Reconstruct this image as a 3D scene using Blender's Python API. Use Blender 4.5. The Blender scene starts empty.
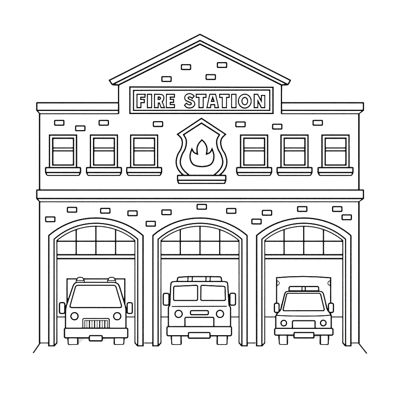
import bpy, math
from mathutils import Vector, Matrix
from mathutils.geometry import tessellate_polygon

S = bpy.context.scene
C = S.collection

# ------------------------------------------------------------------ camera, sky, sun, exposure
DIST, FPX, EYE = 30.0, 780.0, 143.5 * 30.0 / 780.0     # metres to the facade, focal length in photo px, eye height
cam_d = bpy.data.cameras.new('camera')
cam = bpy.data.objects.new('camera', cam_d)
C.objects.link(cam)
cam.location = (0, -DIST, EYE)
cam.rotation_euler = (math.radians(90), 0, 0)
cam_d.sensor_fit = 'HORIZONTAL'
cam_d.angle = 2 * math.atan(200.0 / FPX)
cam_d.clip_start, cam_d.clip_end = 0.1, 5000
S.camera = cam

SUN_EL, SUN_AZ = 10.0, 0.0                              # low bright haze behind the photographer: no shadow is in view
w = bpy.data.worlds.new('World')
S.world = w
w.use_nodes = True
nt = w.node_tree
for n in list(nt.nodes):
    nt.nodes.remove(n)
out = nt.nodes.new('ShaderNodeOutputWorld')
bg = nt.nodes.new('ShaderNodeBackground')
sky = nt.nodes.new('ShaderNodeTexSky')
sky.sky_type = 'NISHITA'
sky.sun_disc = False
sky.sun_elevation = math.radians(SUN_EL)
sky.sun_rotation = math.radians(180)
mixc = nt.nodes.new('ShaderNodeMix')
mixc.data_type = 'RGBA'
mixc.inputs[0].default_value = 0.96                     # an even white cloud deck in front of the blue
mixc.inputs[7].default_value = (10, 10, 10, 1)
nt.links.new(sky.outputs[0], mixc.inputs[6])
nt.links.new(mixc.outputs[2], bg.inputs[0])
bg.inputs[1].default_value = 0.1
nt.links.new(bg.outputs[0], out.inputs[0])

sun_d = bpy.data.lights.new('sun', 'SUN')
sun_d.energy = 1.5
sun_d.angle = math.radians(10)
sun_d.color = (1, 0.99, 0.97)
sun = bpy.data.objects.new('sun', sun_d)
C.objects.link(sun)
sun.rotation_euler = (math.radians(90 - SUN_EL), 0, 0)

S.view_settings.view_transform = 'Standard'
S.view_settings.look = 'None'
S.view_settings.gamma = 1
S.view_settings.use_curve_mapping = False
S.view_settings.exposure = 2.75
S.render.engine = 'CYCLES'
S.cycles.max_bounces = 12
S.cycles.diffuse_bounces = 10

# ------------------------------------------------------------------ materials
def mat(name, col, rough=0.9, spec=0.1, noise=0.03, scale=3.0, translucent=0.0):
    m = bpy.data.materials.new(name)
    m.use_nodes = True
    t = m.node_tree
    b = t.nodes['Principled BSDF']
    b.inputs['Roughness'].default_value = rough
    b.inputs['Specular IOR Level'].default_value = spec
    tc = t.nodes.new('ShaderNodeTexCoord')
    nz = t.nodes.new('ShaderNodeTexNoise')
    nz.inputs['Scale'].default_value = scale
    nz.inputs['Detail'].default_value = 4
    t.links.new(tc.outputs['Object'], nz.inputs['Vector'])
    rp = t.nodes.new('ShaderNodeValToRGB')
    lo = [max(0, c * (1 - noise)) for c in col]
    hi = [min(1, c * (1 + noise)) for c in col]
    rp.color_ramp.elements[0].color = (*lo, 1)
    rp.color_ramp.elements[1].color = (*hi, 1)
    t.links.new(nz.outputs['Fac'], rp.inputs['Fac'])
    t.links.new(rp.outputs['Color'], b.inputs['Base Color'])
    if translucent:
        tr = t.nodes.new('ShaderNodeBsdfTranslucent')
        tr.inputs['Color'].default_value = (0.9, 0.9, 0.9, 1)
        mx = t.nodes.new('ShaderNodeMixShader')
        mx.inputs[0].default_value = translucent
        t.links.new(b.outputs[0], mx.inputs[1])
        t.links.new(tr.outputs[0], mx.inputs[2])
        t.links.new(mx.outputs[0], t.nodes['Material Output'].inputs['Surface'])
    return m

M_PLASTER = mat('white_painted_masonry', (.82, .82, .82))
M_GROUND = mat('white_concrete', (.82, .82, .82), scale=0.8)
M_PAINT = mat('white_paint', (.84, .84, .84), rough=.7, spec=.1)
M_GLASS = mat('white_glazing', (.82, .82, .82), rough=.6, spec=.2)
M_FROST = mat('frosted_glazing', (.82, .82, .82), rough=.6, spec=.2, translucent=.5)
M_CLEAR = bpy.data.materials.new('clear_glass')
M_CLEAR.use_nodes = True
_t = M_CLEAR.node_tree
_tr = _t.nodes.new('ShaderNodeBsdfTransparent')
_gl = _t.nodes.new('ShaderNodeBsdfGlossy')
_gl.inputs['Roughness'].default_value = .05
_mx = _t.nodes.new('ShaderNodeMixShader')
_mx.inputs[0].default_value = .06
_t.links.new(_tr.outputs[0], _mx.inputs[1])
_t.links.new(_gl.outputs[0], _mx.inputs[2])
_t.links.new(_mx.outputs[0], _t.nodes['Material Output'].inputs['Surface'])
M_INK = mat('black_ink_edge', (.0006, .0006, .0006), rough=1, spec=0, noise=.5)

LW = 0.0345                                             # radius of the black edge beads
TL = 0.0315                                             # the same on the trucks

# ------------------------------------------------------------------ mesh building
class MB:
    """Collects faces; material 0 = fill, 1 = black edge bead."""
    def __init__(self):
        self.v, self.f, self.m = [], [], []

    def add(self, verts, faces, mi=0):
        o = len(self.v)
        self.v += [tuple(p) for p in verts]
        self.f += [tuple(i + o for i in f) for f in faces]
        self.m += [mi] * len(faces)

    def box(self, a, b, mi=0):
        x0, y0, z0 = a
        x1, y1, z1 = b
        self.add([(x0, y0, z0), (x1, y0, z0), (x1, y1, z0), (x0, y1, z0), (x0, y0, z1), (x1, y0, z1), (x1, y1, z1), (x0, y1, z1)],
                 [(3, 2, 1, 0), (4, 5, 6, 7), (0, 1, 5, 4), (1, 2, 6, 5), (2, 3, 7, 6), (3, 0, 4, 7)], mi)

    def prism(self, front, dy):
        """Front outline (3D points) pushed back by dy along +Y."""
        n = len(front)
        front = [Vector(p) for p in front]
        back = [p + Vector((0, dy, 0)) for p in front]
        tris = tessellate_polygon([[Vector((p.x, p.z, 0)) for p in front]])
        faces = [tuple(t) for t in tris] + [tuple(n + i for i in reversed(t)) for t in tris]
        faces += [(i, (i + 1) % n, n + (i + 1) % n, n + i) for i in range(n)]
        self.add(front + back, faces)

    def strip(self, a, b, closed=False):
        n = len(a)
        k = n if closed else n - 1
        self.add(list(a) + list(b), [(i, (i + 1) % n, n + (i + 1) % n, n + i) for i in range(k)])

    def tube(self, pts, closed=False, r=None, sides=8):
        r = r or LW
        P_ = [Vector(pts[0])]
        for p in pts[1:]:
            if (Vector(p) - P_[-1]).length > 1e-5:
                P_.append(Vector(p))
        if closed and (P_[0] - P_[-1]).length < 1e-5:
            P_.pop()
        n = len(P_)
        nseg = n if closed else n - 1
        D = [(P_[(i + 1) % n] - P_[i]).normalized() for i in range(nseg)]
        ref = Vector((0, 1, 0)) if abs(D[0].y) < .9 else Vector((0, 0, 1))
        u = (ref - D[0] * ref.dot(D[0])).normalized()
        vv = D[0].cross(u)
        offs = [u * math.cos(2 * math.pi * k / sides) * r + vv * math.sin(2 * math.pi * k / sides) * r for k in range(sides)]
        rings = []
        cur = offs
        if not closed:
            p0 = P_[0] - D[0] * r * .4
            rings.append([p0 + o * .75 for o in cur])
            rings.append([P_[0] + D[0] * r * .2 + o for o in cur])
        for i in range(0 if closed else 1, n if closed else n - 1):
            d0, d1 = D[i - 1], D[i % nseg]
            if closed and i == 0:
                q = D[0].rotation_difference(d0)
                cur = [q @ o for o in offs]
            nn = (d0 + d1)
            nn = nn.normalized() if nn.length > .3 else d0
            ring = []
            for o in cur:
                t = -o.dot(nn) / max(.25, d0.dot(nn))
                ring.append(P_[i] + o + d0 * t)
            rings.append(ring)
            q = d0.rotation_difference(d1)
            cur = [q @ o for o in cur]
        if not closed:
            rings.append([P_[-1] - D[-1] * r * .2 + o for o in cur])
            rings.append([P_[-1] + D[-1] * r * .4 + o * .75 for o in cur])
        V, F = [], []
        for rg in rings:
            V += rg
        m = len(rings)
        for i in range(m if closed else m - 1):
            for k in range(sides):
                j = (i + 1) % m
                F.append((i * sides + k, i * sides + (k + 1) % sides, j * sides + (k + 1) % sides, j * sides + k))
        if not closed:
            F.append(tuple(range(sides - 1, -1, -1)))
            F.append(tuple((m - 1) * sides + k for k in range(sides)))
        self.add(V, F, 1)

    def build(self, name, fill, parent=None, smooth_ink=False):
        me = bpy.data.meshes.new(name)
        me.from_pydata(self.v, [], self.f)
        me.materials.append(fill)
        me.materials.append(M_INK)
        me.polygons.foreach_set('material_index', self.m)
        me.update()
        o = bpy.data.objects.new(name, me)
        C.objects.link(o)
        if parent:
            o.parent = parent
        return o


def empty(name, label, cat, loc=(0, 0, 0), rz=0, group=None):
    o = bpy.data.objects.new(name, None)
    C.objects.link(o)
    o.location = loc
    o.rotation_euler = (0, 0, rz)
    o['label'], o['category'] = label, cat
    if group:
        o['group'] = group
    return o


def W(px, py, y=0.0):
    """A point of the facade plane (or of the parallel plane y metres behind it), in metres."""
    k = (DIST + y) / FPX
    return Vector(((px - 200) * k, y, EYE - (py - 200) * k))


def poly(pts, y=0.0):
    return [W(a, b, y) for a, b in pts]


def rrect(x0, y0, x1, y1, r, n=4):
    pts = []
    for cx, cy, a0 in ((x1 - r, y0 + r, -90), (x1 - r, y1 - r, 0), (x0 + r, y1 - r, 90), (x0 + r, y0 + r, 180)):
        for i in range(n + 1):
            a = math.radians(a0 + 90 * i / n)
            pts.append((cx + r * math.cos(a), cy + r * math.sin(a)))
    return pts


def rect(x0, y0, x1, y1):
    return [(x0, y0), (x1, y0), (x1, y1), (x0, y1)]


def spline(pts, n=6, closed=False):
    """Catmull-Rom through the points."""
    out_ = []
    m = len(pts)
    for i in range(m if closed else m - 1):
        g = lambda k: pts[k % m] if closed else pts[min(max(k, 0), m - 1)]
        p0, p1, p2, p3 = g(i - 1), g(i), g(i + 1), g(i + 2)
        for j in range(n):
            t = j / n
            out_.append(tuple(.5 * (2 * p1[a] + (p2[a] - p0[a]) * t + (2 * p0[a] - 5 * p1[a] + 4 * p2[a] - p3[a]) * t * t
                                    + (3 * p1[a] - p0[a] - 3 * p2[a] + p3[a]) * t ** 3) for a in (0, 1)))
    if not closed:
        out_.append(pts[-1])
    return out_


# ------------------------------------------------------------------ ground
g = MB()
g.add([(-900, -900, 0), (900, -900, 0), (900, 900, 0), (-900, 900, 0)], [(0, 1, 2, 3)])
ground = g.build('ground', M_GROUND)
ground['kind'] = 'structure'


def ground_pt(px, py):
    d = EYE * FPX / (py - 200)
    return Vector(((px - 200) * d / FPX, d - DIST, 0.004))

for a, b in (((39.75, 343.7), (33.2, 353.2)), ((358.9, 343.7), (366.8, 353.7))):
    m = MB()
    m.tube([ground_pt(*a), ground_pt(*b)], r=.03)
    o = m.build('pavement_joint', M_GROUND)
    o['kind'] = 'structure'

# ------------------------------------------------------------------ fire station
fs = empty('fire_station', 'white two storey fire station with three arched truck bays and a pointed gable', 'building')
TH = 0.2
DEP = 1.3                                               # depth of the upper storey behind the facade
HALL = 5.0                                              # eaves of the truck hall behind, where the added glass roof sits
XL, XR = 39.6, 358.9
BAYS = (95.9, 200.0, 303.75)
OUT_H, MID_H, IN_H = 47.1, 41.9, 39.5                   # half widths of the arch lines in photo px


def arc_path(cx, half, spring, apex, y, n=28):
    rise = spring - apex
    R = (half * half + rise * rise) / (2 * rise)
    a = math.asin(half / R)
    up = []
    for i in range(n + 1):
        t = -a + 2 * a * i / n
        up.append(W(cx + R * math.sin(t), apex + R - R * math.cos(t), y))
    p0, p1 = up[0].copy(), up[-1].copy()
    p0.z = p1.z = 0
    return [p0] + up + [p1]

wall = MB()
x0, x1 = W(XL, 0).x, W(XR, 0).x
outline = [W(XL, 343.5), W(XL, 104), W(118.6, 104), W(118.6, 84.9), W(200, 44.1), W(281.5, 84.9), W(281.5, 104), W(XR, 104), W(XR, 343.5)]
for cx in reversed(BAYS):
    outline += list(reversed(arc_path(cx, IN_H, 240, 225.75, 0)))
wall.prism(outline, TH)
# line work of the masonry: corners, gable edges, base, single bricks
for x in (XL, XR):
    wall.tube([W(x, 113.5), W(x, 190)], r=LW * 1.1)
    wall.tube([W(x, 201.5), W(x, 343.5) + Vector((0, 0, .01))], r=LW * 1.1)
for x in (x0, x1):
    wall.tube([(x, DEP - .01, 0), (x, DEP - .01, W(0, 113.5).z)])
wall.tube([W(118.6, 84.9), W(118.6, 113.5)])
wall.tube([W(281.5, 84.9), W(281.5, 113.5)])
for a, b in ((XL, 50.5), (141, 155), (245, 258.5), (349, XR)):
    p, q = W(a, 343.5), W(b, 343.5)
    p.z = q.z = .012
    wall.tube([p, q])
BRICKS = [(59.25, 122.75), (80.25, 128.25), (103.75, 122.75), (158, 124.1), (186, 67.1), (166.5, 79), (222, 65), (210.75, 77),
          (240.5, 124.3), (277.25, 126.6), (317.75, 122.75),
          (72, 209.75), (105.25, 210.75), (50.25, 219.25), (132.5, 213.25), (166.5, 212.3), (150.75, 223.75), (201.75, 206.75),
          (231.25, 210.9), (267, 212.8), (256.5, 221.5), (302.25, 209), (337.25, 209), (346.75, 217.25)]
for bx, by in BRICKS:
    pts = poly(rrect(bx - 4.6, by - 2.35, bx + 4.6, by + 2.35, .5, 2), -.03)
    wall.prism(pts, .06)
    wall.tube(pts, True, r=LW * .95)
# gable block and side walls behind the facade
gb = [(118.9, 100), (118.9, 85.4), (200, 44.6), (281.2, 85.4), (281.2, 100)]
wall.prism(poly(gb, TH), DEP - TH)
x0, x1 = W(XL, 0).x, W(XR, 0).x
ztop = W(0, 104).z
wall.box((x0, TH, 0), (x0 + .15, DEP, ztop))
wall.box((x1 - .15, TH, 0), (x1, DEP, ztop))
wall.box((x0 + .15, DEP - .12, HALL), (x1 - .15, DEP, ztop))
wall.build('facade_wall', M_PLASTER, fs)

# the hall behind fans out a little towards its rear wall
YB = 6.62
XF, XB = 6.12, 7.28                                     # half width at its front and at its back
rear = MB()
z = W(0, 317.2, 6.73).z
rear.box((-XB, YB, 0), (XB, YB + .2, HALL))
rear.tube([(-XB + .1, YB, max(z, .018)), (XB - .1, YB, max(z, .018))], r=LW * 1.1)
rear.build('rear_wall', M_PLASTER, fs)
for sx in (-1, 1):
    sd = MB()
    q = [(sx * XF, DEP + .003), (sx * XB, YB - .003), (sx * (XB - .12), YB - .003), (sx * (XF - .12), DEP + .003)]
    sd.add([(x, y, 0) for x, y in q] + [(x, y, HALL - .002) for x, y in q],
           [(0, 1, 2, 3), (4, 5, 6, 7), (0, 1, 5, 4), (1, 2, 6, 5), (2, 3, 7, 6), (3, 0, 4, 7)])
    sd.build('side_wall', M_PLASTER, fs)
fl = MB()
fl.add([(-XF + .15, TH, .005), (XF - .15, TH, .005), (XF - .13, DEP, .005), (XB - .13, YB, .005), (-XB + .13, YB, .005), (-XF + .13, DEP, .005)], [(0, 1, 2, 3, 4, 5)])
fl.build('hall_floor', M_GROUND, fs)
ce = MB()
ce.box((x0 + .15, TH, HALL - .05), (x1 - .15, DEP - .125, HALL + .1))
ce.build('ceiling', M_PLASTER, fs)
gr = MB()  # unseen clear roof, added so that sky light floods the hall
for zz in (HALL + .004, HALL + .016):
    gr.add([(-XF, DEP + .005, zz), (XF, DEP + .005, zz), (XB, YB + .2, zz), (-XB, YB + .2, zz)], [(0, 1, 2, 3)])
grf = gr.build('added_light_roof', M_CLEAR, fs)
gb_ = MB()  # bars to go with the added roof
for i in range(9):
    u = -1 + 2 * i / 8
    xa_, xb_ = u * (XF - .03), u * (XB - .03)
    gb_.add([(xa_ - .025, DEP + .01, HALL + .03), (xa_ + .025, DEP + .01, HALL + .03), (xb_ + .025, YB + .19, HALL + .03), (xb_ - .025, YB + .19, HALL + .03),
             (xa_ - .025, DEP + .01, HALL + .07), (xa_ + .025, DEP + .01, HALL + .07), (xb_ + .025, YB + .19, HALL + .07), (xb_ - .025, YB + .19, HALL + .07)],
            [(3, 2, 1, 0), (4, 5, 6, 7), (0, 1, 5, 4), (1, 2, 6, 5), (2, 3, 7, 6), (3, 0, 4, 7)])
gb_.build('added_roof_bars', M_PAINT, grf)


def moulding(mb, xa, xb, yt, ym, yb, left_end, right_end, proj=.25, back=DEP + .05):
    """Band with a face and a chamfer below it; ends return round the corner."""
    f = -proj
    ina = xa + 3.0 if left_end else xa
    inb = xb - 4.4 if right_end else xb
    a, b = W(xa, yt, f), W(xb, yt, f)
    c, d = W(xa, ym, f), W(xb, ym, f)
    e, h = W(ina, yb, -.03), W(inb, yb, -.03)
    bk = lambda p: Vector((p.x, back, p.z))
    mb.add([a, b, d, c, e, h, bk(a), bk(b), bk(d), bk(c), bk(e), bk(h)],
           [(0, 3, 2, 1), (3, 4, 5, 2), (0, 1, 7, 6), (6, 7, 8, 9), (9, 8, 11, 10), (4, 10, 11, 5), (0, 6, 9, 3), (3, 9, 10, 4), (1, 2, 8, 7), (2, 5, 11, 8)])
    mb.tube([a, b])
    mb.tube([c, d])
    mb.tube([e, h])
    mb.tube([a, c, e])
    mb.tube([b, d, h])
    for p, end in ((a, left_end), (c, left_end), (b, right_end), (d, right_end)):
        if end:
            mb.tube([p, bk(p)])                         # the band returns along the side

m = MB(); moulding(m, 36.75, 118.6, 102.75, 110.3, 113.5, True, False); m.build('cornice', M_PLASTER, fs)
m = MB(); moulding(m, 281.5, 363.4, 102.75, 110.3, 113.5, False, True); m.build('cornice', M_PLASTER, fs)
m = MB(); moulding(m, 36.75, 363.4, 190, 198.5, 201.5, True, True); m.build('string_course', M_PLASTER, fs)

# pitched gable roof: two slabs of one roof with a moulding under them
roof = MB()
yf = -.35
o_l, o_a, o_r = (109.4, 80.3), (200, 34.4), (290.4, 80.3)
e_l, e_r = (112.2, 84.6), (288, 84.6)
i_a = (200, 40.5)
roof.prism(poly([o_l, o_a, o_r, e_r, i_a, e_l], yf), DEP + .45)
fy = -.17
roof.prism(poly([(112.6, 84.8), (200, 40.6), (287.6, 84.8), (281.5, 85.0), (200, 44.1), (118.6, 85.0)], fy), 1.0)
roof.tube(poly([e_l, o_l, o_a, o_r, e_r], yf))
roof.tube(poly([e_l, i_a, e_r], yf))
roof.tube(poly([(112.6, 84.7), (118.6, 85.0), (200, 44.1), (281.5, 85.0), (287.6, 84.7)], fy))
roof.build('gable_roof', M_PLASTER, fs)

# arch surrounds: projecting face, splayed inner reveal
PJ = -.6
for cx in BAYS:
    m = MB()
    A = arc_path(cx, OUT_H, 235.5, 218, PJ)
    B = [Vector((p.x, -.003, p.z)) for p in A]
    Cc = arc_path(cx, MID_H, 239.2, 223.25, PJ)
    D = arc_path(cx, IN_H, 240.2, 225.75, -.015)
    for s in (A, B, Cc, D):
        s[0].z = s[-1].z = .006
    m.strip(B, A); m.strip(A, Cc); m.strip(Cc, D)
    m.tube(A); m.tube(Cc, r=LW * .9); m.tube(D, r=LW * 1.25)
    for k in (0, -1):
        lift = Vector((0, 0, .012))
        m.tube([A[k] + lift, Cc[k] + lift, D[k] + lift])
    m.build('arch_surround', M_PLASTER, fs)
    # fixed light in the head of the arch
    t = MB()
    yt = .06
    head = arc_path(cx, IN_H + .6, 240, 225.3, yt)
    rail = W(0, 255.0, yt).z
    head[0].z = head[-1].z = rail
    t.prism(head, .03)
    lw2 = LW * .92
    t.tube([W(cx - IN_H, 241.25, yt), W(cx + IN_H, 241.25, yt)], r=lw2)
    t.tube([W(cx, 225.9, yt), W(cx, 254.75, yt)], r=lw2)
    for sx in (-1, 1):
        t.tube([W(cx + sx * 19.7, 229.3, yt), W(cx + sx * 19.7, 254.75, yt)], r=lw2)
    tw = t.build('transom_window', M_FROST, fs)
    b = MB()
    k = (DIST + .03) / FPX
    pts = poly(rect(cx - IN_H - .3, 254.75, cx + IN_H + .3, 258.6), .03)
    b.prism(pts, .12)
    b.tube([pts[0], pts[1]]); b.tube([pts[3], pts[2]])
    b.build('transom_rail', M_PAINT, tw)

# six sash windows
for x in (49.5, 90.4, 130.6, 240.6, 281, 322):
    wr = MB()
    wr.prism(poly(rect(x + 2.8, 137.6, x + 24.3, 165.6), -.03), .03)
    win = wr.build('window', M_GLASS, fs)
    f = MB()
    oo, ii = poly(rect(x, 135.1, x + 27, 167.6), -.09), poly(rect(x + 3.2, 138.2, x + 24, 165), -.09)
    ob = [Vector((p.x, -.002, p.z)) for p in oo]
    ib = [Vector((p.x, -.028, p.z)) for p in ii]
    f.strip(oo, ii, True); f.strip(ob, oo, True); f.strip(ii, ib, True)
    f.tube([oo[3], oo[0], oo[1], oo[2]]); f.tube(ii, True)
    f.build('frame', M_PAINT, win)
    s = MB()
    bar = poly(rect(x + 3.3, 148, x + 23.9, 150.8), -.06)
    s.prism(bar, .028)
    s.tube([bar[0], bar[1]], r=LW * .9); s.tube([bar[3], bar[2]], r=LW * .9)
    s.build('meeting_rail', M_PAINT, win)
    l = MB()
    top, mid, bot = 167.6, 172.5, 175.3
    fr = poly(rrect(x - 3.9, top, x + 31, mid, .5, 2), -.25)
    l.prism(fr, .247)
    l.tube(fr, True)
    ch0 = poly([(x - 3.9, mid), (x + 31, mid)], -.25)
    ch1 = poly([(x - 2.6, bot), (x + 29.7, bot)], -.16)
    bk = [Vector((p.x, -.003, p.z)) for p in ch1]
    bk0 = [Vector((p.x, -.003, p.z)) for p in ch0]
    l.strip(ch0, ch1); l.strip(ch1, bk)
    l.add([ch0[0], ch1[0], bk[0], bk0[0], ch0[1], ch1[1], bk[1], bk0[1]], [(0, 1, 2, 3), (7, 6, 5, 4)])
    l.tube([ch0[0], ch1[0] + Vector((0, 0, .015)), ch1[0] + Vector((.03, 0, 0)), ch1[1] - Vector((.03, 0, 0)), ch1[1] + Vector((0, 0, .015)), ch0[1]])
    l.build('sill', M_PLASTER, win)

# ------------------------------------------------------------------ name board
sg = empty('name_board', 'long framed name board reading FIRE STATION in outlined capitals below the gable', 'sign', W(201.4, 113.4, -.01))
base = -sg.location


def child(mb, name, fill, parent, off):
    mb.v = [tuple(Vector(p) + off) for p in mb.v]
    return mb.build(name, fill, parent)

m = MB()
m.prism(poly(rect(129.9, 87.1, 273, 113.4), -.06), .055)
child(m, 'board', M_PAINT, sg, base)
m = MB()
oo, ii = poly([(129.9, 87), (273, 87.3), (273, 113.4), (129.9, 113.4)], -.12), poly([(133.5, 90.3), (269.8, 90), (269.8, 110.4), (133.5, 110.4)], -.12)
m.strip(oo, ii, True)
m.strip([Vector((p.x, -.055, p.z)) for p in oo], oo, True)
m.strip(ii, [Vector((p.x, -.055, p.z)) for p in ii], True)
m.tube(oo, True); m.tube(ii, True, r=LW * .9)
child(m, 'frame', M_PAINT, sg, base)


def ell(cx, cy, rx, ry, n=28):
    return [(cx + rx * math.sin(2 * math.pi * i / n), cy - ry * math.cos(2 * math.pi * i / n)) for i in range(n)]

T0, T1 = 94.3, 107.6
def glyph(ch, x, w_):
    """Outer outline and counters (photo px) of a bold capital."""
    r_ = x + w_
    if ch == 'F':
        return [(x, T0), (r_, T0), (r_ - .3, 97.2), (x + 3.6, 97.2), (x + 3.6, 99.5), (r_ - .9, 99.5), (r_ - .9, 102.6), (x + 3.9, 102.6), (x + 3.9, T1), (x, T1)], []
    if ch == 'I':
        return [(x, T0), (r_, T0), (r_, T1), (x, T1)], []
    if ch == 'E':
        return [(x, T0), (r_, T0), (r_, 97.1), (x + 3.8, 97.1), (x + 3.8, 99.4), (r_ - .9, 99.4), (r_ - .9, 102.3), (x + 3.8, 102.3), (x + 3.8, 104.6), (r_, 104.6), (r_, T1), (x, T1)], []
    if ch == 'T':
        c = (x + r_) / 2
        return [(x, T0), (r_, T0), (r_, 97.3), (c + 2.1, 97.3), (c + 2.1, T1), (c - 2.1, T1), (c - 2.1, 97.3), (x, 97.3)], []
    if ch == 'R':
        bowl = spline([(x + 5.2, T0), (x + 8.2, 95.0), (x + 9.4, 97.6), (x + 8.7, 100.3), (x + 7.6, 101.6)], 4)
        return [(x, T0)] + bowl + [(x + 10, T1), (x + 6.6, T1), (x + 5.0, 103), (x + 3.7, 103), (x + 3.7, T1), (x, T1)], \
            [[(x + 3.6, 97), (x + 5.2, 97), (x + 6.2, 98.1), (x + 5.2, 99.5), (x + 3.6, 99.5)]]
    if ch == 'A':
        c = (x + r_) / 2
        return [(c - 2.9, T0), (c + 2.9, T0), (r_, T1), (r_ - 3.7, T1), (c + 2.0, 104.6), (c - 2.0, 104.6), (x + 3.7, T1), (x, T1)], \
            [[(c, 97.2), (c + 1.4, 101.4), (c - 1.4, 101.4)]]
    if ch == 'O':
        c = (x + r_) / 2
        return ell(c, 101.1, w_ / 2, 6.9), [ell(c, 101.1, 2.9, 3.7, 20)]
    if ch == 'N':
        return [(x, T0), (x + 3.4, T0), (x + 7.2, 101.4), (x + 7.2, 95.4), (r_, 95.4), (r_, T1), (r_ - 3.4, T1), (x + 3.6, 100.6), (x + 3.6, T1), (x, T1)], []
    if ch == 'S':
        k = w_ / 10.2
        raw = [(9.5, 96.0), (7.4, 94.2), (4.6, 93.7), (1.8, 94.8), (.5, 97.3), (1.2, 100.0), (3.6, 101.5), (6.0, 102.5), (7.0, 103.7), (5.6, 104.9), (3.6, 104.3), (2.0, 103.2),
               (.3, 105.3), (2.2, 107.2), (5.0, 107.9), (8.4, 107.0), (10.2, 104.4), (9.4, 101.6), (7.2, 100.2), (4.8, 99.2), (3.7, 98.0), (4.6, 96.9), (6.2, 97.1), (7.8, 98.3)]
        a_ = spline(raw[:12], 4)
        b2 = spline(raw[12:], 4)
        return [(x + p_ * k, q_) for p_, q_ in a_ + b2], []

TEXT = [('F', 137.0, 8.2), ('I', 147.4, 4.2), ('R', 154.5, 10), ('E', 166.4, 8.1), ('S', 184.2, 10.6), ('T', 196.2, 9.8), ('A', 206.9, 11.6),
        ('T', 219.6, 9.6), ('I', 231.6, 4.4), ('O', 238.4, 12.8), ('N', 254.2, 10.6)]
for ch, x, w_ in TEXT:
    o_, hs = glyph(ch, x, w_)
    m = MB()
    yl = -.1
    P3 = [poly(o_, yl)] + [poly(h, yl) for h in hs]
    flat = [p for l in P3 for p in l]
    tr = tessellate_polygon([[Vector((p.x, p.z, 0)) for p in l] for l in P3])
    m.add(flat, [tuple(t) for t in tr])
    for l in P3:
        m.strip(l, [p + Vector((0, .038, 0)) for p in l], True)
        m.tube(l, True, r=LW * .93, sides=6)
    child(m, 'letter', M_PAINT, sg, base)

# ------------------------------------------------------------------ flame emblem
em = empty('shield_emblem', 'pointed shield plaque with a raised flame on a narrow ledge between the windows', 'emblem', W(201.5, 183.4, -.01))
base = -em.location
k5 = 347 / 65.0
E = lambda pts: [(170 + a / k5, 115 + b / k5) for a, b in pts]
mir = lambda pts: [(336.5 - a, b) for a, b in reversed(pts)]
Lout = [(40, 103)] + spline([(40, 103), (60, 124), (66, 150), (58, 182), (42, 210), (33, 246), (38, 278), (54, 304), (76, 324)], 5)
Lin = [(72, 105)] + spline([(72, 105), (85, 128), (87, 152), (80, 182), (64, 212), (55, 246), (60, 274), (78, 300), (106, 324)], 5)
so = E([(168, 18)] + Lout + mir(Lout))
si = E([(168, 43)] + Lin + mir(Lin))
m = MB()
m.prism(poly(si, -.06), .055)
oo, ii = poly(so, -.13), poly(si, -.13)
m.strip(oo, ii, True)
m.strip([Vector((p.x, -.003, p.z)) for p in oo], oo, True)
m.strip(ii, [Vector((p.x, -.055, p.z)) for p in ii], True)
m.tube(oo, True); m.tube(ii, True)
child(m, 'shield', M_PAINT, em, base)
fl_l = spline([(170, 133), (152, 155), (144, 180), (147, 209)], 5) + spline([(147, 209), (128, 200), (117, 181)], 4) + \
    spline([(117, 181), (108, 210), (109, 238), (121, 261), (143, 272), (171, 275.5)], 5)
fl_r = [(341.5 - a, b) for a, b in reversed(fl_l)]
m = MB()
pts = poly(E(fl_l[:-1] + fl_r[:-1]), -.11)
cl = [pts[0]]
for p in pts[1:]:
    if (p - cl[-1]).length > 1e-4:
        cl.append(p)
m.prism(cl, .05)
m.tube(cl, True)
child(m, 'flame', M_PAINT, em, base)
m = MB()
xa, xb, top, mid, bot = 177.5, 225.8, 175.4, 180.2, 183.3
fr = poly(rrect(xa, top, xb, mid, .4, 2), -.3)
m.prism(fr, .297)
m.tube(fr, True)
ch0, ch1 = poly([(xa, mid), (xb, mid)], -.3), poly([(xa + 1.2, bot), (xb - 1.2, bot)], -.2)
bk, bk0 = [Vector((p.x, -.003, p.z)) for p in ch1], [Vector((p.x, -.003, p.z)) for p in ch0]
m.strip(ch0, ch1); m.strip(ch1, bk)
m.add([ch0[0], ch1[0], bk[0], bk0[0], ch0[1], ch1[1], bk[1], bk0[1]], [(0, 1, 2, 3), (7, 6, 5, 4)])
m.tube([ch0[0], ch1[0], ch1[1], ch0[1]])
child(m, 'ledge', M_PLASTER, em, base)


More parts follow.
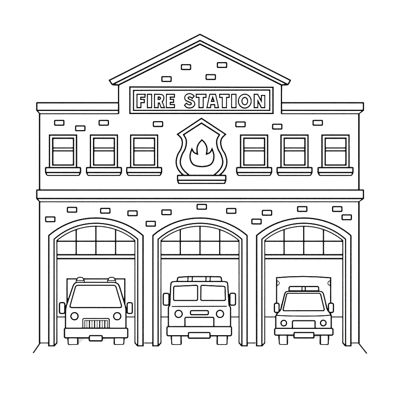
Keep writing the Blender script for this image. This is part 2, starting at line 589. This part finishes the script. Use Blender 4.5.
# ------------------------------------------------------------------ trucks
class Truck:
    def __init__(self, name, label, cat, cx, contact=.6):
        a = math.atan((cx - 200) / FPX)
        rng = (DIST - .26) / math.cos(a) - contact
        self.M = Matrix.Translation((rng * math.sin(a), -DIST + rng * math.cos(a), 0)) @ Matrix.Rotation(-a, 4, 'Z')
        self.I = self.M.inverted()
        self.eye = self.I @ Vector((0, -DIST, EYE))
        self.contact = contact
        self.root = empty(name, label, cat, self.M.translation, -a, 'emergency trucks parked in the bays')

    def p(self, px, py, y):
        d = self.I.to_3x3() @ Vector(((px - 200) / FPX, 1, -(py - 200) / FPX))
        t = (y - self.eye.y) / d.y
        return self.eye + d * t

    def pl(self, pts, y):
        return [self.p(a, b, y(b) if callable(y) else y) for a, b in pts]

    def plate(self, name, pts, y, dy, fill, parent=None, r=TL, extra=()):
        m = MB()
        q = self.pl(pts, y)
        m.prism(q, dy)
        m.tube(q, True, r=r)
        for ln in extra:
            m.tube(self.pl(ln, (lambda b: y(b) - .004) if callable(y) else y - .004), r=r * .9)
        return m.build(name, fill, parent or self.root)

    def loft(self, name, rows, yb, fill, top=True, lines=(), zmin=None):
        """Front built row by row (py, left, right, depth), carried straight back to yb."""
        self.rows = rows
        m = MB()
        L = [self.p(r[1], r[0], r[3]) for r in rows]
        R = [self.p(r[2], r[0], r[3]) for r in rows]
        Lb, Rb = [Vector((p.x, yb, p.z)) for p in L], [Vector((p.x, yb, p.z)) for p in R]
        m.strip(L, R); m.strip(Lb, L); m.strip(R, Rb); m.strip(Rb, Lb)
        m.add([L[0], R[0], Rb[0], Lb[0]], [(0, 1, 2, 3)])
        m.add([L[-1], R[-1], Rb[-1], Lb[-1]], [(3, 2, 1, 0)])
        m.tube(list(reversed(L)) + R if top else L, r=TL)
        for ln, y in lines:
            m.tube(self.pl(ln, y), r=TL * .85)
        self.depth = lambda b: self.interp(rows, b)
        return m.build(name, fill, self.root)

    @staticmethod
    def interp(rows, b):
        if b <= rows[0][0]:
            return rows[0][3]
        for u, v in zip(rows, rows[1:]):
            if b <= v[0]:
                return u[3] + (v[3] - u[3]) * (b - u[0]) / max(1e-6, v[0] - u[0])
        return rows[-1][3]

    def wheel(self, xa, xb, y, R=.4, front=True):
        pa = self.p(xa, 344.8, self.contact)
        pb = self.p(xb, 344.8, self.contact)
        y += (pa.x + pb.x) / 2 * math.tan(self.root.rotation_euler.z) * -.9
        x0_, x1_ = pa.x, pb.x
        m = MB()
        n = 36
        ring = lambda x, r: [Vector((x, y + r * math.sin(2 * math.pi * i / n), R + .002 + r * math.cos(2 * math.pi * i / n))) for i in range(n)]
        b = .05
        loops = [ring(x0_, R * .55), ring(x0_, R - b), ring(x0_ + b * .35, R - b * .3), ring(x0_ + b, R), ring(x1_ - b, R), ring(x1_ - b * .35, R - b * .3), ring(x1_, R - b), ring(x1_, R * .55)]
        for u, v in zip(loops, loops[1:]):
            m.strip(u, v, True)
        # black edge of the tread, down one side, across the contact patch, up the other
        gy = y - .0
        zz = .014
        half = n // 2
        for x in (x0_ + .018, x1_ - .018):
            m.tube(ring(x, R - .012), True, r=TL * .9)
        m.tube([(x0_ + .018, gy - .2, .07), (x0_ + .03, gy - .165, .042), (x0_ + .065, gy - .15, .028), (x1_ - .065, gy - .15, .028), (x1_ - .03, gy - .165, .042), (x1_ - .018, gy - .2, .07)], r=TL)
        wh = m.build('wheel', M_PAINT, self.root)
        outer = x0_ - .004 if (x0_ + x1_) < 0 else x1_ + .004
        sg_ = -1 if (x0_ + x1_) < 0 else 1
        k = MB()
        ra = ring(outer, R * .56)
        rb = [Vector((outer - sg_ * .05, p.y, p.z)) for p in ring(outer, R * .3)]
        k.strip(ra, rb, True)
        k.add(rb, [tuple(range(n))])
        k.add([Vector((p.x - sg_ * .06, p.y, p.z)) for p in rb], [tuple(range(n))])
        k.tube(ra, True, r=TL * .8)
        k.build('rim', M_PAINT, wh)

    def circle(self, name, cx, cy, r, y, dy):
        return self.plate(name, ell(cx, cy, r, r, 24), y, dy, M_GLASS)

    def side_windows(self, py0, py1, ya, yb):
        rows = self.rows
        for col in (1, 2):
            m = MB()
            side = []
            for k in range(5):
                py = py0 + (py1 - py0) * k / 4
                for u, v in zip(rows, rows[1:]):
                    if u[0] <= py <= v[0]:
                        f = (py - u[0]) / (v[0] - u[0])
                        side.append(self.p(u[col], u[0], u[3]).lerp(self.p(v[col], v[0], v[3]), f))
            sgn = -.006 if col == 1 else .006
            A_ = [Vector((p.x + sgn, ya + (self.interp(rows, py0 + (py1 - py0) * i / 4) - self.interp(rows, py0)) * .6, p.z)) for i, p in enumerate(side)]
            B_ = [Vector((p.x + sgn, yb, p.z)) for p in side]
            m.strip(A_, B_)
            m.tube(A_ + B_[::-1], True, r=.02)
            m.build('side_window', M_GLASS, self.root)

    def chassis(self, yb, half):
        m = MB()
        m.box((-half, .35, .5), (half, yb, .66))
        m.build('chassis', M_PAINT, self.root)

    def mirror(self, x0_, x1_, y0_, y1_, side, xin, y=.42, deep=.1):
        ob = self.plate('mirror', rrect(x0_, y0_, x1_, y1_, 1.5, 4), y, .12, M_PAINT)
        m = MB()
        ym = (y0_ + y1_) / 2
        a = self.p(x1_ - 1 if side < 0 else x0_ + 1, ym, y + .04)
        b = self.p(xin, ym, y + .04)
        m.box((min(a.x, b.x), y + .05, a.z - .03), (max(a.x, b.x), y + deep, a.z + .03))
        m.build('arm', M_PAINT, ob)


# --- box truck with two roof beacons
t = Truck('fire_truck', 'box bodied truck with two roof beacons and a slatted grille in the left bay', 'truck', 95.7)
rows = [(282.4, 77.2, 114.4, .72), (282.9, 75.4, 116.2, .71), (284.2, 74.0, 118.2, .69), (286.5, 72.9, 119.4, .66), (306.0, 66.3, 125.3, .22), (309.5, 65.6, 125.9, .16), (328.2, 65.5, 125.9, .12), (336.0, 65.5, 125.9, .12)]
t.loft('cab', rows, 1.6, M_PAINT)
dp = t.depth
ws = spline([(76.2, 285.7), (78.2, 285.3), (113.6, 285.3), (115.4, 285.8)], 3)
ws = [(78, 285.3), (113.6, 285.3), (115, 285.7), (116, 287), (121.5, 305.6), (121.4, 306.9), (120.2, 307.5), (71.4, 307.5), (70.1, 306.9), (70.1, 305.6), (75.4, 287), (76.4, 285.7)]
t.plate('windscreen', ws, lambda b: dp(b) - .03, .025, M_GLASS)
t.circle('headlight', 74.5, 316.2, 3.6, .06, .07)
t.circle('headlight', 117.2, 316.2, 3.6, .06, .07)
grille = MB()
q = t.pl([(82.8, 328.4), (82.8, 319.2), (83.6, 318.5), (108.4, 318.5), (109.2, 319.2), (109.2, 328.4)], .07)
grille.prism(q, .05); grille.tube(q, r=TL * .85)
q = t.pl([(84.8, 328.4), (84.8, 320.5), (107.3, 320.5), (107.3, 328.4)], .066)
grille.tube(q, r=TL * .7)
for i in range(8):
    x = 86.9 + i * 2.55
    grille.tube(t.pl([(x, 320.5), (x, 328.4)], .066), r=TL * (.95 if i % 2 else .65))
grille.build('grille', M_PAINT, t.root)
t.plate('bumper', rrect(64.5, 328.2, 127.7, 337.8, 1.2), 0, .119, M_PAINT)
t.plate('number_plate', rrect(89.4, 335.6, 102.1, 340.8, .9), -.03, .028, M_PAINT)
t.mirror(59.5, 64.8, 302.7, 313.4, -1, 67)
t.mirror(127.2, 132.3, 302.7, 313.4, 1, 124.5)
for x in (80.2, 111.6):
    m = MB()
    q = t.pl(rect(x - 4.1, 280.5, x + 4.1, 282.4), .8)
    m.prism(q, .25); m.tube(q, True, r=TL * .7)
    q = t.pl([(x - 3.5, 280.5), (x - 3.2, 278.7), (x - 2.2, 277.7), (x - 1, 277.3), (x + 1, 277.3), (x + 2.2, 277.7), (x + 3.2, 278.7), (x + 3.5, 280.5)], .8)
    m.prism(q, .25); m.tube(q, r=TL * .85)
    m.build('beacon', M_GLASS, t.root)
m = MB()
q = t.pl([(67.1, 331), (67.1, 278.9), (124.8, 278.9), (124.8, 331)], 1.65)
m.prism(q, 2.75); m.tube(q, r=TL)
m.build('cargo_box', M_PAINT, t.root)
t.side_windows(288, 305.5, 1.02, 1.45)
t.chassis(4.3, .55)
for y in (.7, 3.5):
    t.wheel(67.8, 78.1, y)
    t.wheel(113.8, 124.0, y)

# --- flat fronted engine with split windscreen
t = Truck('fire_truck', 'flat fronted fire truck with a split windscreen and long light bar in the middle bay', 'truck', 199.5)
rows = [(281.6, 174, 224.5, .36), (282.1, 171.8, 226.9, .35), (283.0, 171.1, 227.5, .34), (286, 170.7, 227.8, .32), (305.4, 169.8, 229, .17), (307.2, 168.5, 230.3, .13), (308.2, 168.4, 230.5, .12), (326.5, 168.4, 230.5, .1), (334.5, 168.4, 230.5, .1)]
t.loft('body', rows, 4.4, M_PAINT, lines=[([(171.8, 306.5), (226.8, 306.3)], .135)])
dp = t.depth
t.plate('windscreen', [(173.7, 287.2), (174.6, 286.3), (196.6, 285.3), (197.6, 286), (197.6, 299.6), (196.8, 300.4), (174.4, 300.4), (173.5, 299.6)], lambda b: dp(b) - .03, .025, M_GLASS)
t.plate('windscreen', [(200.9, 286.2), (201.8, 285.3), (224.2, 286.4), (225, 287.2), (225.4, 299.6), (224.6, 300.4), (201.6, 300.4), (200.8, 299.6)], lambda b: dp(b) - .03, .025, M_GLASS)
t.circle('headlight', 178.6, 313.9, 3.6, .04, .07)
t.circle('headlight', 220.0, 313.9, 3.6, .04, .07)
t.plate('air_slot', rrect(190.5, 310.6, 208.3, 314.7, 1.2), .06, .05, M_PAINT)
t.plate('grille', [(184.9, 326.6), (184.9, 318.2), (185.8, 317.3), (213, 317.3), (213.8, 318.2), (213.8, 326.6)], .055, .045, M_PAINT)
t.plate('bumper', rrect(167.0, 326.6, 231.5, 335.7, 1.3), 0, .099, M_PAINT)
t.plate('number_plate', rrect(188.4, 332.5, 210.0, 338.1, 1.0), -.03, .028, M_PAINT)
t.mirror(163.3, 169.0, 293.4, 305.1, -1, 171)
t.mirror(229.9, 235.5, 293.3, 305.1, 1, 227.8)
m = MB()
q = t.pl([(177.1, 281.5), (177.6, 278.2), (178.6, 277.3), (188, 276.6), (211, 276.6), (220, 276.8), (221.2, 277.7), (221.7, 281.5)], .55)
m.prism(q, .35); m.tube(q, True, r=TL)
for x in (188.1, 192.4, 206.1, 210.3):
    m.tube(t.pl([(x, 276.8), (x - .3, 281.4)], .545), r=TL * .9)
m.build('light_bar', M_GLASS, t.root)
t.side_windows(288, 303, .75, 1.5)
t.chassis(4.3, .55)
for y in (.7, 3.4):
    t.wheel(171.4, 181.5, y)
    t.wheel(216.8, 227.3, y)

# --- bonneted rescue truck with a tall box
t = Truck('rescue_truck', 'small bonneted rescue truck with a tall box body behind its cab in the right bay', 'truck', 303.6)
rows = [(291.5, 287.6, 320.2, 1.25), (291.9, 286.0, 322.0, 1.24), (293.2, 285.0, 323.2, 1.2), (296, 284.2, 324.0, 1.12), (308.75, 281.1, 326.9, .8), (311.2, 279.8, 328.2, .74), (314.6, 276.6, 330.8, .2), (316.2, 275.8, 331.2, .13), (328.3, 275.8, 331.2, .1), (334.5, 275.8, 331.2, .1)]
hood = [(276.3, 315.2), (285, 315.8), (303.6, 316.1), (322, 315.8), (331, 315.0)]
t.loft('cab', rows, 2.1, M_PAINT, lines=[(spline(hood, 4), .11)])
dp = t.depth
t.plate('windscreen', [(287.6, 293.4), (319.6, 293.4), (320.6, 294.2), (324.3, 309.6), (323.6, 310.6), (283.9, 310.8), (283.1, 309.8), (286.7, 294.2)], lambda b: dp(b) - .03, .025, M_GLASS)
t.circle('headlight', 283.8, 323.1, 2.8, .04, .07)
t.circle('headlight', 323.3, 323.0, 2.8, .04, .07)
t.plate('grille', [(292.5, 328.4), (292.5, 321.4), (293.2, 320.7), (314.4, 320.7), (315.1, 321.4), (315.1, 328.4)], .055, .045, M_PAINT)
t.plate('bumper', rrect(274.7, 328.4, 332.9, 335.1, 1.3), 0, .099, M_PAINT)
t.plate('number_plate', rrect(294.1, 332.5, 313.8, 337.8, .6), -.03, .028, M_PAINT)
t.mirror(274.4, 279.0, 303.2, 312.4, -1, 280.2, .6, .5)
t.mirror(328.5, 333.4, 303.2, 312.4, 1, 327.7, .6, .5)
m = MB()
q = t.pl([(289.1, 290.9), (289.1, 287.4), (290, 286.5), (317.8, 286.5), (318.7, 287.4), (318.7, 290.9)], 1.35)
m.prism(q, .3); m.tube(q, True, r=TL)
for x in (302.0, 305.3):
    m.tube(t.pl([(x, 286.6), (x, 290.8)], 1.345), r=TL * .9)
m.build('light_bar', M_GLASS, t.root)
m = MB()
q = t.pl([(276.6, 331), (276.6, 277.7), (290, 276.8), (303.6, 276.5), (317, 276.9), (330.6, 277.8), (330.6, 331)], 2.2)
m.prism(q, 2.2); m.tube(q, r=TL)
bx_ = m.build('box_body', M_PAINT, t.root)
for x, sgn in ((277.0, 1), (330.2, -1)):
    h = [(x + sgn * 2.3 * math.sin(math.pi * i / 10), 283.1 - 2.3 * math.cos(math.pi * i / 10)) for i in range(11)]
    t.plate('marker_light', h, 2.15, .048, M_GLASS, bx_, r=TL * .7)
t.side_windows(297, 309.5, 1.35, 1.95)
t.chassis(4.3, .5)
for y in (.7, 3.4):
    t.wheel(279.1, 287.8, y)
    t.wheel(320.0, 328.6, y)
